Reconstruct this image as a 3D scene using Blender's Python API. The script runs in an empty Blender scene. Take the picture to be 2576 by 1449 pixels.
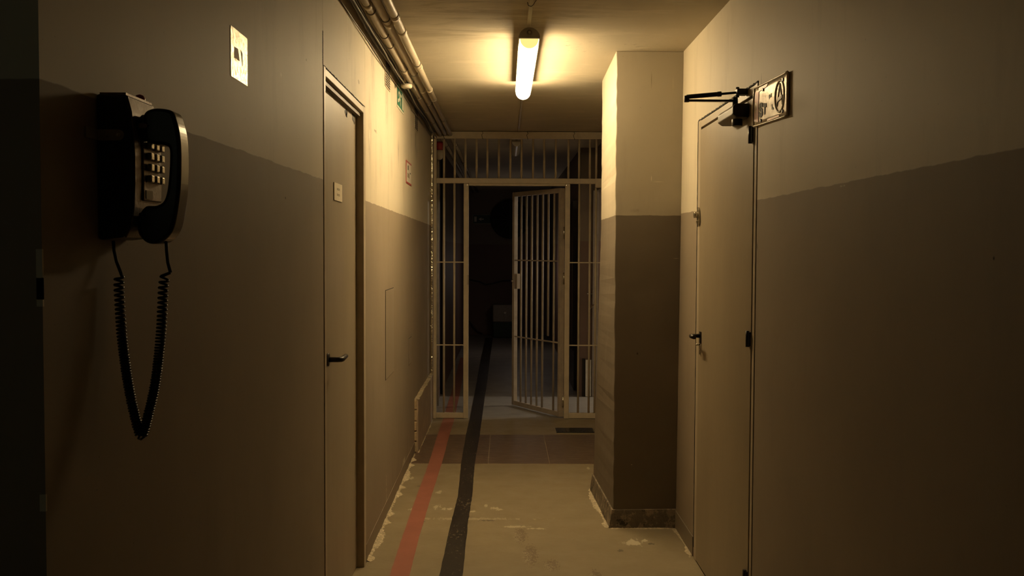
import bpy, bmesh, math, random
from mathutils import Vector, Matrix
random.seed(7)
sc = bpy.context.scene
COL = sc.collection
PI = math.pi

# ------------------------------------------------------------------ camera
W, H, F = 2576, 1449, 2450.0
CAMZ = 1.463
pitch = math.atan(96.5 / F); yaw = math.atan(18 / F); roll = 0.004
R = Matrix.Rotation(-yaw, 4, 'Z') @ Matrix.Rotation(PI / 2 - pitch, 4, 'X') @ Matrix.Rotation(roll, 4, 'Z')
cd = bpy.data.cameras.new('camera'); cam = bpy.data.objects.new('camera', cd); COL.objects.link(cam)
cam.matrix_world = Matrix.Translation((0, 0, CAMZ)) @ R
cd.sensor_width = 36; cd.lens = F / W * 36; cd.clip_start = 0.02
sc.camera = cam

def ray(px, py):
    return (R.to_3x3() @ Vector(((px - W / 2) / F, -(py - H / 2) / F, -1)))
def onX(px, py, X):
    d = ray(px, py); t = X / d.x; return Vector((X, d.y * t, CAMZ + d.z * t))
def onY(px, py, Y):
    d = ray(px, py); t = Y / d.y; return Vector((d.x * t, Y, CAMZ + d.z * t))
def onZ(px, py, Z=0.0):
    d = ray(px, py); t = (Z - CAMZ) / d.z; return Vector((d.x * t, d.y * t, Z))

XL, XR, ZC = -0.644, 0.906, 2.475      # corridor walls and ceiling
YN = 1.36                                # where the corridor's left wall begins
YG = 8.40                                # gate
YB = 16.7                                # far end

# ------------------------------------------------------------------ mesh builder
class MB:
    def __init__(self): self.bm = bmesh.new()
    def box(self, a, b, rot=None, piv=None):
        x0, y0, z0 = a; x1, y1, z1 = b
        v = [Vector(p) for p in ((x0,y0,z0),(x1,y0,z0),(x1,y1,z0),(x0,y1,z0),(x0,y0,z1),(x1,y0,z1),(x1,y1,z1),(x0,y1,z1))]
        if rot is not None:
            piv = Vector(piv) if piv is not None else sum(v, Vector()) / 8
            v = [rot @ (p - piv) + piv for p in v]
        v = [self.bm.verts.new(p) for p in v]
        for f in ((0,3,2,1),(4,5,6,7),(0,1,5,4),(1,2,6,5),(2,3,7,6),(3,0,4,7)): self.bm.faces.new([v[i] for i in f])
        return self
    def hexa(self, pts):                       # 8 corners, same order as box
        v = [self.bm.verts.new(p) for p in pts]
        for f in ((0,3,2,1),(4,5,6,7),(0,1,5,4),(1,2,6,5),(2,3,7,6),(3,0,4,7)): self.bm.faces.new([v[i] for i in f])
        return self
    def bar(self, a, b, w, h, up=(0, 0, 1)):   # rectangular bar between two points
        a, b = Vector(a), Vector(b); d = (b - a).normalized(); up = Vector(up)
        s = d.cross(up).normalized(); u = s.cross(d).normalized()
        pts = []
        for e in (a, b):
            for sx, sy in ((-1,-1),(1,-1),(1,1),(-1,1)): pts.append(e + s * sx * w / 2 + u * sy * h / 2)
        v = [self.bm.verts.new(p) for p in pts]
        for f in ((0,3,2,1),(4,5,6,7),(0,1,5,4),(1,2,6,5),(2,3,7,6),(3,0,4,7)): self.bm.faces.new([v[i] for i in f])
        return self
    def tube(self, pts, r, n=12, caps=True):
        pts = [Vector(p) for p in pts]; rings = []
        if not isinstance(r, (list, tuple)): r = [r] * len(pts)
        t0 = (pts[1] - pts[0]).normalized()
        ref = Vector((0, 0, 1)) if abs(t0.z) < .9 else Vector((1, 0, 0))
        s = t0.cross(ref).normalized()
        for i, p in enumerate(pts):
            t = (pts[min(i + 1, len(pts) - 1)] - pts[max(i - 1, 0)]).normalized()
            s = (s - t * s.dot(t)).normalized(); u = t.cross(s)
            rings.append([self.bm.verts.new(p + (s * math.cos(2 * PI * k / n) + u * math.sin(2 * PI * k / n)) * r[i]) for k in range(n)])
        for a, b in zip(rings, rings[1:]):
            for k in range(n):
                f = self.bm.faces.new((a[k], a[(k + 1) % n], b[(k + 1) % n], b[k])); f.smooth = True
        if caps:
            self.bm.faces.new(rings[0][::-1]); self.bm.faces.new(rings[-1])
        return self
    def cyl(self, a, b, r, n=20): return self.tube([a, b], r, n)
    def prism(self, poly, vec):                # polygon of 3D points pushed along vec
        vec = Vector(vec)
        a = [self.bm.verts.new(Vector(p)) for p in poly]; b = [self.bm.verts.new(Vector(p) + vec) for p in poly]
        self.bm.faces.new(a[::-1]); self.bm.faces.new(b); n = len(a)
        for k in range(n): self.bm.faces.new((a[k], a[(k + 1) % n], b[(k + 1) % n], b[k]))
        return self
    def lathe(self, c, axis, prof, n=24):      # prof: (distance along axis, radius)
        c, axis = Vector(c), Vector(axis).normalized()
        ref = Vector((0, 0, 1)) if abs(axis.z) < .9 else Vector((1, 0, 0))
        s = axis.cross(ref).normalized(); u = axis.cross(s); rings = []
        for d, r in prof:
            rings.append([self.bm.verts.new(c + axis * d + (s * math.cos(2 * PI * k / n) + u * math.sin(2 * PI * k / n)) * max(r, 1e-5)) for k in range(n)])
        for a, b in zip(rings, rings[1:]):
            for k in range(n):
                f = self.bm.faces.new((a[k], a[(k + 1) % n], b[(k + 1) % n], b[k])); f.smooth = True
        self.bm.faces.new(rings[0][::-1]); self.bm.faces.new(rings[-1])
        return self
    def build(self, name, mat, parent=None, bevel=0, seg=2, subsurf=0, smooth=False, kind=None, auto=False):
        bmesh.ops.recalc_face_normals(self.bm, faces=self.bm.faces)
        off = Vector((0, 0, 0))
        if parent is not None: off = world_loc(parent)
        if parent is None and name_origin.get('on', True) and kind is None:
            cs = [v.co for v in self.bm.verts]; mn = [min(c[i] for c in cs) for i in range(3)]; mx = [max(c[i] for c in cs) for i in range(3)]
            off = Vector(((mn[0] + mx[0]) / 2, (mn[1] + mx[1]) / 2, mn[2]))
        for v in self.bm.verts: v.co -= off
        if smooth:
            for f in self.bm.faces: f.smooth = True
        me = bpy.data.meshes.new(name); self.bm.to_mesh(me); self.bm.free()
        me.materials.append(mat)
        o = bpy.data.objects.new(name, me); COL.objects.link(o)
        if parent is not None: o.parent = parent
        elif kind is None: o.location = off
        if bevel:
            m = o.modifiers.new('bevel', 'BEVEL'); m.width = bevel; m.segments = seg; m.limit_method = 'ANGLE'; m.angle_limit = math.radians(35)
        if subsurf:
            m = o.modifiers.new('sub', 'SUBSURF'); m.levels = subsurf; m.render_levels = subsurf
        if kind: o['kind'] = kind
        return o
name_origin = {}
def world_loc(o):
    v = Vector(o.location)
    while o.parent is not None:
        o = o.parent; v += Vector(o.location)
    return v
def empty(name, loc, label=None, cat=None, group=None, kind=None):
    o = bpy.data.objects.new(name, None); COL.objects.link(o); o.location = loc; o.empty_display_size = .05
    tag(o, label, cat, group)
    if kind: o['kind'] = kind
    return o
def tag(o, label=None, cat=None, group=None):
    if label: o['label'] = label
    if cat: o['category'] = cat
    if group: o['group'] = group
    return o

# ------------------------------------------------------------------ materials
class G:
    def __init__(self, name):
        self.m = bpy.data.materials.new(name); self.m.use_nodes = True
        self.nt = self.m.node_tree; self.b = self.nt.nodes['Principled BSDF']; self.o = self.nt.nodes['Material Output']
        self.co = self.nt.nodes.new('ShaderNodeTexCoord').outputs['Object']
    def set(self, sock, v):
        if isinstance(v, bpy.types.NodeSocket): self.nt.links.new(v, sock)
        else: sock.default_value = (tuple(v) + (1,))[:4] if (isinstance(v, tuple) and sock.type == 'RGBA') else v
    def node(self, t, ins={}, **kw):
        n = self.nt.nodes.new(t)
        for k, v in kw.items(): setattr(n, k, v)
        for k, v in ins.items(): self.set(n.inputs[k], v)
        return n
    def math(self, op, a, b=0.0, c=None, clamp=False):
        n = self.node('ShaderNodeMath', {0: a, 1: b}, operation=op, use_clamp=clamp)
        if c is not None: self.set(n.inputs[2], c)
        return n.outputs[0]
    def vec(self, op, a, b): return self.node('ShaderNodeVectorMath', {0: a, 1: b}, operation=op).outputs[0]
    def noise(self, scale, detail=4, rough=.55, stretch=None, off=None, dist=0):
        v = self.co
        if off is not None: v = self.vec('ADD', v, off)
        if stretch is not None: v = self.vec('MULTIPLY', v, stretch)
        return self.node('ShaderNodeTexNoise', {'Vector': v, 'Scale': scale, 'Detail': detail, 'Roughness': rough, 'Distortion': dist}).outputs['Fac']
    def ramp(self, v, a, b, lo=0., hi=1.):
        return self.node('ShaderNodeMapRange', {0: v, 1: a, 2: b, 3: lo, 4: hi}).outputs[0]
    def mix(self, f, a, b, mode='MIX'):
        n = self.node('ShaderNodeMix', data_type='RGBA', blend_type=mode)
        self.set(n.inputs[0], f); self.set(n.inputs[6], a); self.set(n.inputs[7], b)
        return n.outputs[2]
    def xyz(self):
        n = self.node('ShaderNodeSeparateXYZ', {0: self.co}); return n.outputs
    def blob(self, c, r, soft=.6):             # soft ellipsoid mask
        d = self.vec('DIVIDE', self.vec('SUBTRACT', self.co, tuple(c)), tuple(r))
        l = self.node('ShaderNodeVectorMath', {0: d}, operation='LENGTH').outputs['Value']
        return self.ramp(l, 1.0, 1.0 - soft)
    def bump(self, h, strength=.3, dist=.01):
        self.set(self.b.inputs['Normal'], self.node('ShaderNodeBump', {'Height': h, 'Strength': strength, 'Distance': dist}).outputs[0])
    def out(self, color, rough=.5, metal=0., spec=.5):
        self.set(self.b.inputs['Base Color'], color); self.set(self.b.inputs['Roughness'], rough)
        self.set(self.b.inputs['Metallic'], metal); self.set(self.b.inputs['Specular IOR Level'], spec)
        return self.m

def simple(name, col, rough=.5, metal=0., var=.12, scale=30, bump=0., spec=.5):
    g = G(name); n = g.noise(scale, 4)
    c = g.mix(g.ramp(n, .3, .75), tuple(x * (1 - var) for x in col), tuple(min(1, x * (1 + var)) for x in col))
    if bump: g.bump(g.noise(scale * 3, 3), bump, .004)
    return g.out(c, g.ramp(n, .2, .8, max(0, rough - .05), min(1, rough + .08)), metal, spec)

UP = (.570, .505, .375)      # cream wall paint
LO = (.262, .210, .150)      # grey brown gloss paint
FL = (.258, .205, .122)

def wall_paint(name, split=None, axis=None, up=UP, lo=LO, dirt=(), bump=.12, streak=.22):
    """split = (z0, slope) along axis index"""
    g = G(name); s = g.xyz(); z = s[2]
    n1 = g.noise(1.6, 5, .6); n2 = g.noise(26, 5, .6); n3 = g.noise(7, 6, .65, (1, 1, .22))
    cu = g.mix(g.ramp(n1, .35, .7), tuple(x * .93 for x in up), up)
    cl = g.mix(g.ramp(n1, .3, .7), tuple(x * .90 for x in lo), tuple(x * 1.06 for x in lo))
    rough = .54
    if split:
        h = split[0]
        if axis is not None and split[1]: h = g.math('ADD', g.math('MULTIPLY', s[axis], split[1]), split[0])
        wob = g.math('MULTIPLY', g.math('SUBTRACT', g.noise(9, 3), .5), .012)
        f = g.ramp(g.math('ADD', g.math('SUBTRACT', z, h), wob), -.0012, .0012)
        c = g.mix(f, cl, cu); rough = g.ramp(f, 0, 1, .66, .58)
    else: c = cu
    # faint vertical grime and fine scratches
    c = g.mix(g.math('MULTIPLY', g.ramp(n3, .55, .8), streak), c, (.16, .13, .09))
    sp = g.ramp(g.noise(95, 2, .5), .755, .78)
    c = g.mix(g.math('MULTIPLY', sp, .55), c, (.10, .08, .06))
    for (cc, rr, col, amt, tex) in dirt:
        k = g.blob(cc, rr, .75)
        if tex == 'n': k = g.math('MULTIPLY', k, g.ramp(g.noise(24, 5, .7, (1, 1, .35)), .38, .62))
        if tex == 'c': k = g.ramp(g.math('ADD', k, g.math('MULTIPLY', g.math('SUBTRACT', g.noise(60, 4, .7), .5), 2.2)), .75, .85)
        c = g.mix(g.math('MULTIPLY', k, amt), c, col)
    hgt = g.math('ADD', g.math('MULTIPLY', n2, .10), g.math('MULTIPLY', g.noise(4.5, 3, .5), 1.0))
    g.bump(hgt, bump, .012)
    return g.out(c, rough, 0, .26)

M = {}
M['cream_plain'] = wall_paint('cream plaster', None)
M['crumble'] = simple('crumbled plaster', (.50, .42, .28), .9, var=.35, scale=60, bump=.9)
M['trim'] = simple('cream gloss trim', (.40, .335, .235), .42, var=.10, scale=12, bump=.15)
M['gap'] = simple('dark crack', (.018, .014, .010), .9)
M['door'] = None
M['dark_metal'] = simple('dark hardware', (.03, .026, .022), .35, .6, bump=.1)
M['steel'] = simple('worn chrome', (.62, .58, .50), .22, 1.0, .15, 60, .3)
M['gate'] = simple('cream painted steel', (.52, .44, .31), .45, 0, .12, 14, .2)
M['gate_dark'] = simple('grey painted steel', (.38, .32, .25), .45, 0, .15, 14, .2)
M['pipe'] = simple('painted pipe', (.46, .39, .275), .42, 0, .12, 9, .2)
M['cable'] = simple('black cable', (.03, .025, .02), .5)
M['clip'] = simple('grey clip', (.16, .135, .10), .5)
M['white_plastic'] = simple('aged white plastic', (.62, .55, .42), .4, 0, .08)
M['black_plastic'] = simple('black phone plastic', (.008, .008, .008), .16, 0, .1, 20)
M['phone_black'] = simple('black enamelled steel', (.010, .010, .011), .38, 0, .1, 20, .1)
M['phone_plate'] = simple('brushed phone plate', (.17, .13, .10), .42, .6, .12, 40, .2)
M['rubber'] = simple('rubber cord', (.007, .007, .008), .35)
M['key'] = simple('chrome key', (.60, .55, .45), .25, 1.0)
M['red'] = simple('red plastic', (.42, .03, .03), .35)
M['paper'] = simple('paper', (.66, .58, .42), .8, 0, .05)
M['green'] = simple('sign green', (.02, .16, .09), .45)
M['sign_white'] = simple('sign white', (.66, .62, .50), .45)
M['sign_red'] = simple('sign red', (.36, .06, .05), .45)
M['ink'] = simple('ink', (.025, .02, .018), .6)
M['grey_ink'] = simple('faded ink', (.33, .28, .19), .7)
M['brick'] = simple('bare brick', (.42, .31, .18), .9, 0, .3, 40, .6)
M['dust'] = simple('grey housing', (.36, .33, .27), .5)

# ------------------------------------------------------------------ setting
def zz(px, py, X): return onX(px, py, X).z
def line(p1, p2, X):
    a, b = onX(*p1, X), onX(*p2, X); s = (b.z - a.z) / (b.y - a.y); return (a.z - s * a.y, s)
nearL = line((90, 195), (808, 450), XL)
farL = line((922, 506), (1076, 564), XL)
rightS = line((1907, 503), (2560, 373), XR)
rightF = line((1715, 537), (1750, 531), XR)

def P(px, py): return tuple(onX(px, py, XL))
soot = (.10, .085, .06)
dl = []
for (x, y, w, h, a) in ((938, 150, .07, .22, .45), (930, 330, .05, .25, .5), (973, 260, .06, .16, .55), (1047, 350, .10, .22, .6),
                        (1003, 370, .05, .13, .6), (958, 400, .05, .14, .45), (985, 420, .05, .1, .3), (880, 90, .05, .14, .25)):
    c = onX(x, y, XL); dl.append((c, (.3, w * 1.5, h), soot, a, 'n'))
for (x, y, w, h, a) in ((1016, 1172, .22, .10, .9), (972, 1270, .02, .30, .8), (986, 1262, .03, .16, .8), (1003, 1215, .10, .06, .8), (950, 1350, .16, .05, .7), (1028, 1110, .01, .2, .5)):
    c = onX(x, y, XL); dl.append((c, (.3, w, h), (.50, .43, .30), a, 'c'))
for (x, y, w, h, a) in ((945, 330, .12, .02, .7), (967, 195, .02, .05, .6), (902, 205, .05, .02, .6)):
    c = onX(x, y, XL); dl.append((c, (.3, w, h), (.12, .10, .07), a, 'c'))
M['wl_near'] = wall_paint('left wall paint near', nearL, 1, dirt=[
    (onX(707, 188, XL), (.3, .012, .008), (.66, .60, .46), 1, ''), (onX(718, 498, XL), (.3, .008, .005), (.03, .02, .015), 1, ''),
    (onX(580, 338, XL), (.3, .02, .006), (.50, .43, .3), .5, ''), (onX(770, 150, XL), (.3, .02, .01), soot, .5, 'c')])
M['wl_far'] = wall_paint('left wall paint far', farL, 1, dirt=dl, streak=.40, bump=.3)
M['wr_near'] = wall_paint('right wall paint near', rightS, 1, dirt=[
    (onX(1915, 205, XR), (.3, .004, .035), (.05, .04, .03), 1, ''), (onX(2120, 468, XR), (.3, .05, .006), (.50, .43, .3), .6, 'c'),
    (onX(1905, 620, XR), (.3, .006, .02), (.05, .04, .03), .9, ''), (onX(2500, 650, XR), (.3, .005, .005), (.03, .02, .02), 1, '')])
M['wr_far'] = wall_paint('right wall paint far', rightF, 1)
M['plain_split'] = wall_paint('two tone paint', (1.70, 0), None)
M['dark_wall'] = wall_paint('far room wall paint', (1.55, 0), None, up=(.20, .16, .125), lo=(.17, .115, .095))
PYF_ = 5.04
M['pillar'] = wall_paint('pillar paint', (1.642, 0), None, up=(.42, .37, .275), lo=(.155, .127, .092), bump=.45, streak=.2, dirt=[
    (onY(1637, 450, PYF_), (.003, .3, .018), (.66, .6, .45), .8, ''), (onY(1655, 458, PYF_), (.035, .3, .003), (.60, .54, .40), .6, ''),
    (onY(1636, 205, PYF_), (.003, .3, .05), (.20, .17, .11), .7, ''), (onY(1604, 890, PYF_), (.006, .3, .008), (.03, .02, .02), .9, ''),
    (onY(1690, 215, PYF_), (.006, .3, .05), (.60, .54, .40), .35, 'n'), (onY(1600, 530, PYF_), (.05, .3, .012), (.20, .17, .12), .3, 'n'),
    (onY(1590, 1172, PYF_), (.012, .3, .004), (.45, .38, .26), .8, 'c'), (onY(1700, 650, PYF_), (.02, .3, .003), (.30, .25, .17), .8, '')])

def slab(name, a, b, mat, kind='structure', **k): return MB().box(a, b).build(name, mat, kind=kind, **k)

# left wall: near panel, panel over the door, far panel
D1a, D1b = onX(813, 400, XL).y, onX(918, 400, XL).y         # outer faces of the left door's frame
D1t = onX(815, 167, XL).z
T = .16
slab('wall_left', (XL - T, YN, 0), (XL, D1a - .002, ZC), M['wl_near'])
mb = MB(); mb.box((XL - T, D1a, D1t + .004), (XL, D1b + .002, ZC)); mb.box((XL - T, D1b + .004, 0), (XL, YG + .3, ZC))
mb.build('wall_left', M['wl_far'], kind='structure')
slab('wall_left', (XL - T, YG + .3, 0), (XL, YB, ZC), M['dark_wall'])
slab('wall_corner', (-3.0, YN, 0), (XL - T, YN + T, ZC), M['plain_split'])
slab('wall_vestibule', (-3.0 - T, -2.6, 0), (-3.0, YN + T, ZC), M['plain_split'])
slab('wall_rear', (-3.0 - T, -2.6 - T, 0), (XR + T, -2.6, ZC), M['plain_split'])
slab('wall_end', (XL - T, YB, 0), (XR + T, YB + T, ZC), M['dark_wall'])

# right wall with the flush door
D2a, D2b = onX(1903, 600, XR).y, onX(1755, 600, XR).y        # near, far outer frame edges
D2t = onX(1800, 278, XR).z
D2t = .5 * (onX(1759, 302, XR).z + onX(1900, 217, XR).z)
YO0, YO1 = 8.72, 9.69                                         # opening into the lit side room
mb = MB(); mb.box((XR, -2.6, 0), (XR + T, D2a - .002, ZC)); mb.box((XR, D2a - .002, D2t + .004), (XR + T, D2b + .002, ZC))
mb.build('wall_right', M['wr_near'], kind='structure')
slab('wall_right', (XR, D2b + .002, 0), (XR + T, YO0, ZC), M['wr_far'])
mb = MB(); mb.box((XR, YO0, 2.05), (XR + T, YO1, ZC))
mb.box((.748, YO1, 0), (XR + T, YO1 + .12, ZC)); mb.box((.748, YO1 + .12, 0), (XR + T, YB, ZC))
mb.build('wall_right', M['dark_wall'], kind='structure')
# side room shell
slab('wall_side_room', (XR + T, YO0 - 1.2 - T, 0), (4.2, YO0 - 1.2, ZC), M['cream_plain'])
slab('wall_side_room', (XR + T, YO1 + .9, 0), (4.2, YO1 + .9 + T, ZC), M['cream_plain'])
slab('wall_side_room', (4.2, YO0 - 1.2 - T, 0), (4.2 + T, YO1 + .9 + T, ZC), M['cream_plain'])

# floor
g = G('painted concrete floor'); s = g.xyz()
n1 = g.noise(1.3, 5, .6); n2 = g.noise(40, 5, .6); n4 = g.noise(5, 6, .6)
c = g.mix(g.ramp(n1, .3, .7), tuple(x * .92 for x in FL), tuple(x * 1.04 for x in FL))
c = g.mix(g.math('MULTIPLY', g.ramp(n4, .58, .75), .35), c, (.20, .165, .105))
c = g.mix(g.math('MULTIPLY', g.ramp(g.noise(70, 3, .6), .70, .76), .45), c, (.50, .43, .29))
c = g.mix(g.math('MULTIPLY', g.ramp(g.noise(55, 3, .6, off=(3, 1, 0)), .72, .76), .6), c, (.11, .085, .06))
far = g.ramp(s[1], YG - .1, YG + .1)
c = g.mix(far, c, (.27, .25, .22))
def fb(px, py, rx, ry, col, amt, thr=(.5, .6), sc_=45, st=(1, .4, 1)):
    global c
    k = g.blob(onZ(px, py), (rx * 1.5, ry * 3, .5), .8)
    k = g.math('MULTIPLY', k, 1.0)
    k = g.ramp(g.math('ADD', k, g.math('MULTIPLY', g.math('SUBTRACT', g.noise(sc_, 5, .7, st), .5), 2.4)), thr[0] + .25, thr[1] + .3)
    c = g.mix(g.math('MULTIPLY', k, amt), c, col)
chip = (.52, .45, .31)
for (x, y, rx, ry) in ((1105, 1238, .03, .03), (1040, 1280, .035, .025), (1100, 1276, .04, .03), (1125, 1280, .05, .02), (1035, 1203, .02, .03),
                       (1250, 1280, .05, .03), (1222, 1272, .02, .02), (1190, 1287, .03, .015), (1590, 1365, .07, .05), (1620, 1360, .03, .02),
                       (1480, 1178, .02, .03), (1300, 1325, .12, .015), (1350, 1330, .08, .012), (1735, 1400, .012, .012), (1020, 1170, .01, .03)):
    fb(x, y, rx, ry, chip, .75)
for (x, y, rx, ry) in ((1310, 1345, .05, .10), (1335, 1395, .05, .12), (1390, 1420, .05, .06), (1500, 1444, .03, .05)):
    fb(x, y, rx, ry, (.10, .062, .032), .55, sc_=95); fb(x - 8, y + 5, rx, ry, chip, .35, thr=(.75, .8), sc_=150)
for (x, y, rx, ry) in ((1175, 1303, .07, .018), (1225, 1309, .07, .014), (1560, 1385, .03, .015), (1640, 1368, .03, .012), (1060, 1312, .03, .01), (1050, 1223, .05, .008)):
    fb(x, y, rx, ry, (.09, .07, .045), .8)
fb(1190, 1305, .45, .02, (.45, .37, .25), .6)
g.bump(g.math('ADD', g.math('MULTIPLY', n2, .2), g.math('MULTIPLY', n4, .8)), .25, .01)
M['floor'] = g.out(c, g.ramp(n4, .3, .7, .42, .62), 0, .45)
slab('floor', (-3.2, -2.8, -.1), (4.5, YB + .2, 0), M['floor'])

# ceiling
g = G('stained plaster ceiling'); s = g.xyz()
n1 = g.noise(1.1, 6, .6, (1.6, .8, 1)); n4 = g.noise(2.6, 6, .6, (.6, 2.2, 1), dist=.6)
c = g.mix(g.ramp(n1, .35, .7), tuple(x * .90 for x in UP), tuple(min(1, x * 1.04) for x in UP))
k = g.math('MULTIPLY', g.ramp(n4, .46, .58), g.blob((-.2, 4.1, ZC), (.85, .8, 1), .5))
c = g.mix(g.math('MULTIPLY', k, .75), c, (.30, .24, .145))
k = g.math('MULTIPLY', g.ramp(g.noise(3, 6, .62, (.8, 2.5, 1), off=(4, 4, 0)), .55, .62), .35)
c = g.mix(k, c, (.70, .62, .47))
k = g.math('MULTIPLY', g.ramp(g.noise(26, 5, .7), .60, .68), g.blob((.45, 4.9, ZC), (.55, .3, 1), .7))
c = g.mix(g.math('MULTIPLY', k, .6), c, (.30, .25, .17))
g.bump(g.math('ADD', g.noise(3.5, 4, .5, (.8, 1.6, 1)), g.math('MULTIPLY', g.ramp(g.noise(22, 4, .6), .60, .75), .12)), .35, .015)
M['ceiling'] = g.out(c, .75, 0, .25)
slab('ceiling', (-3.2, -2.8, ZC), (4.5, YB + .2, ZC + .1), M['ceiling'])

# pillar: an uneven plastered pier, a little out of plumb
PY0, PY1, PXL = 5.08, 5.86, .567
bm = MB(); NZ = 60
def rn(a): return (random.random() - .5) * 2 * a
cols = [[], [], [], []]
for i in range(NZ + 1):
    z = ZC * i / NZ; t = i / NZ
    corners = [(.576 - .012 * t + rn(.0022), PY0 - .085 * t + rn(.0003)), (XR + .002, PY0 - .085 * t), (XR + .002, PY1), (.540 + .038 * min(1, t * 1.5) + rn(.0012), PY1)]
    for k, (x, y) in enumerate(corners): cols[k].append(bm.bm.verts.new((x, y, z)))
for i in range(NZ):
    for k in range(4):
        a, b = cols[k], cols[(k + 1) % 4]
        bm.bm.faces.new((a[i], b[i], b[i + 1], a[i + 1]))
bm.bm.faces.new([cols[k][NZ] for k in range(4)]); bm.bm.faces.new([cols[k][0] for k in (3, 2, 1, 0)])
bm.build('wall_pillar', M['pillar'], kind='structure', bevel=.004)
# skirting of the pillar, chipped
def skirt_mat():
    g = G('chipped skirting'); n = g.noise(22, 6, .7)
    c = g.mix(g.ramp(n, .50, .56), (.14, .115, .082), (.26, .21, .145)); g.bump(g.noise(30, 5, .7), .7, .01)
    c = g.mix(g.math('MULTIPLY', g.ramp(g.noise(14, 5, .7, off=(1, 5, 2)), .58, .62), .9), c, (.025, .02, .015))
    return g.out(c, .6, 0, .4)
M['skirt'] = skirt_mat()
mb = MB(); mb.hexa([(.555, PY0 - .016, 0), (XR, PY0 - .014, 0), (XR, PY0 + .01, 0), (.575, PY0 + .01, 0),
                    (.569, PY0 - .009, .098), (XR, PY0 - .009, .102), (XR, PY0 + .01, .102), (.575, PY0 + .01, .098)])
mb.build('baseboard_pillar', M['skirt'], kind='structure', bevel=.003)
mb = MB(); mb.hexa([(.552, PY0 - .014, 0), (.60, PY0, 0), (.60, PY1 + .01, 0), (.522, PY1 + .01, 0),
                    (.567, PY0 - .009, .098), (.60, PY0, .098), (.60, PY1, .104), (.533, PY1, .104)])
mb.build('baseboard_pillar', M['skirt'], kind='structure', bevel=.003)
slab('baseboard_right', (XR - .005, D2b + .02, 0), (XR + .01, PY0, .095), simple('skirting paint', (.20, .165, .118), .45), bevel=.002)

LY0 = onX(1043, 1030, XL).y
# crumbling plaster fillets where walls meet the floor
def fillet(name, pts, inward, wid, hgt, n):
    mb = MB(); rows = []
    pts = [Vector(p) for p in pts]
    for i in range(n + 1):
        t = i / n * (len(pts) - 1); k = min(int(t), len(pts) - 2); p = pts[k].lerp(pts[k + 1], t - k)
        lf = .5 + .5 * math.sin(i * .21 + 2 * math.sin(i * .083)); w = wid * (.18 + .9 * lf * lf + random.random() * .45); h = hgt * (.15 + .3 * lf + random.random() * .35)
        iv = Vector(inward)
        rows.append([mb.bm.verts.new(q) for q in (p + Vector((0, 0, .0)), p + Vector((0, 0, h)), p + iv * w * .35 + Vector((0, 0, h * .75)),
                                                   p + iv * w * .75 + Vector((0, 0, h * .35)), p + iv * w + Vector((0, 0, .0005)))])
    for a, b in zip(rows, rows[1:]):
        for k in range(4): mb.bm.faces.new((a[k], a[k + 1], b[k + 1], b[k]))
        mb.bm.faces.new((a[4], a[0], b[0], b[4]))
    return mb.build(name, M['crumble'], kind='structure')
fillet('trim_21', [(XL + .026, LY0, 0), (XL + .026, YG - .04, 0)], (1, 0, 0), .010, .006, 120)
fillet('trim_1', [(XL, D1b + .02, 0), (XL, 6.9, 0)], (1, 0, 0), .030, .020, 260)
fillet('trim_2', [(.552, PY0 - .01, 0), (.524, PY1 + .05, 0)], (-1, 0, 0), .022, .012, 60)
fillet('trim_3', [(.56, PY0 - .016, 0), (XR, PY0 - .014, 0)], (0, -1, 0), .012, .006, 60)
fillet('trim_4', [(XR - .004, D2b + .03, 0), (XR - .004, PY0 - .03, 0)], (-1, 0, 0), .016, .008, 30)
slab('baseboard_left', (XL - .01, D1b + .004, 0), (XL + .003, LY0 - .02, .085), simple('chipped left skirting', (.20, .155, .105), .5), bevel=.001)
# low boxed-in ledge at the foot of the left wall before the gate
mb = MB(); mb.box((XL - .01, LY0, 0), (XL + .026, YG - .02, .385))
o = mb.build('baseboard_left', simple('ledge paint', (.33, .25, .17), .6, 0, .2, 12, .4), kind='structure', bevel=.003)
mb = MB()
for i in range(24):
    y0 = LY0 - .004 + (YG - .02 - LY0) * i / 24; y1 = LY0 - .004 + (YG - .02 - LY0) * (i + 1) / 24
    a = .030 + rn(.004)
    mb.box((XL - .005, y0, .385), (XL + a, y1 - .0005, .392 + rn(.003)))
mb.build('trim_5', M['crumble'], kind='structure')
mb = MB(); z = .012
while z < .36:
    h = .066 + rn(.006); mb.box((XL - .004, LY0 - .012 + rn(.002), z), (XL + .018 + rn(.003), LY0 + .002, min(z + h, .385))); z += h + .010
tag(mb.build('brick_edging', M['brick'], bevel=.003), 'bare yellowish bricks exposed in a narrow vertical strip low on the left wall', 'brick')
# dark slate band across the floor, three tiles
g = G('scuffed slate'); n = g.noise(10, 6, .7, (1, 3.5, 1), dist=1.2); n2 = g.noise(30, 4, .7, (.22, 2.2, 1), dist=.4)
c = g.mix(g.ramp(n, .35, .7), (.088, .056, .036), (.150, .098, .064)); c = g.mix(g.math('MULTIPLY', g.ramp(n2, .55, .64), .5), c, (.30, .24, .18))
g.bump(n, .3, .004); M['slate'] = g.out(c, .42, 0, .5)
yb0, yb1 = onZ(1250, 1167).y, onZ(1250, 1094).y
xs = [XL + .028, onZ(1231, 1130).x, onZ(1375, 1130).x, XR - .002]
slate_root = None
for i in range(3):
    MB().box((xs[i] + (.002 if i else -.02), yb0, -.004), (xs[i + 1] - .002, yb1 + (.01 if i == 2 else 0), .0022)).build('trim_%d' % (6 + i), M['slate'], kind='structure')
slab('trim_9', (xs[0] - .02, yb0 - .003, -.004), (XR - .002, yb1 + .003, .0012), simple('grout', (.33, .27, .18), .8))

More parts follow.
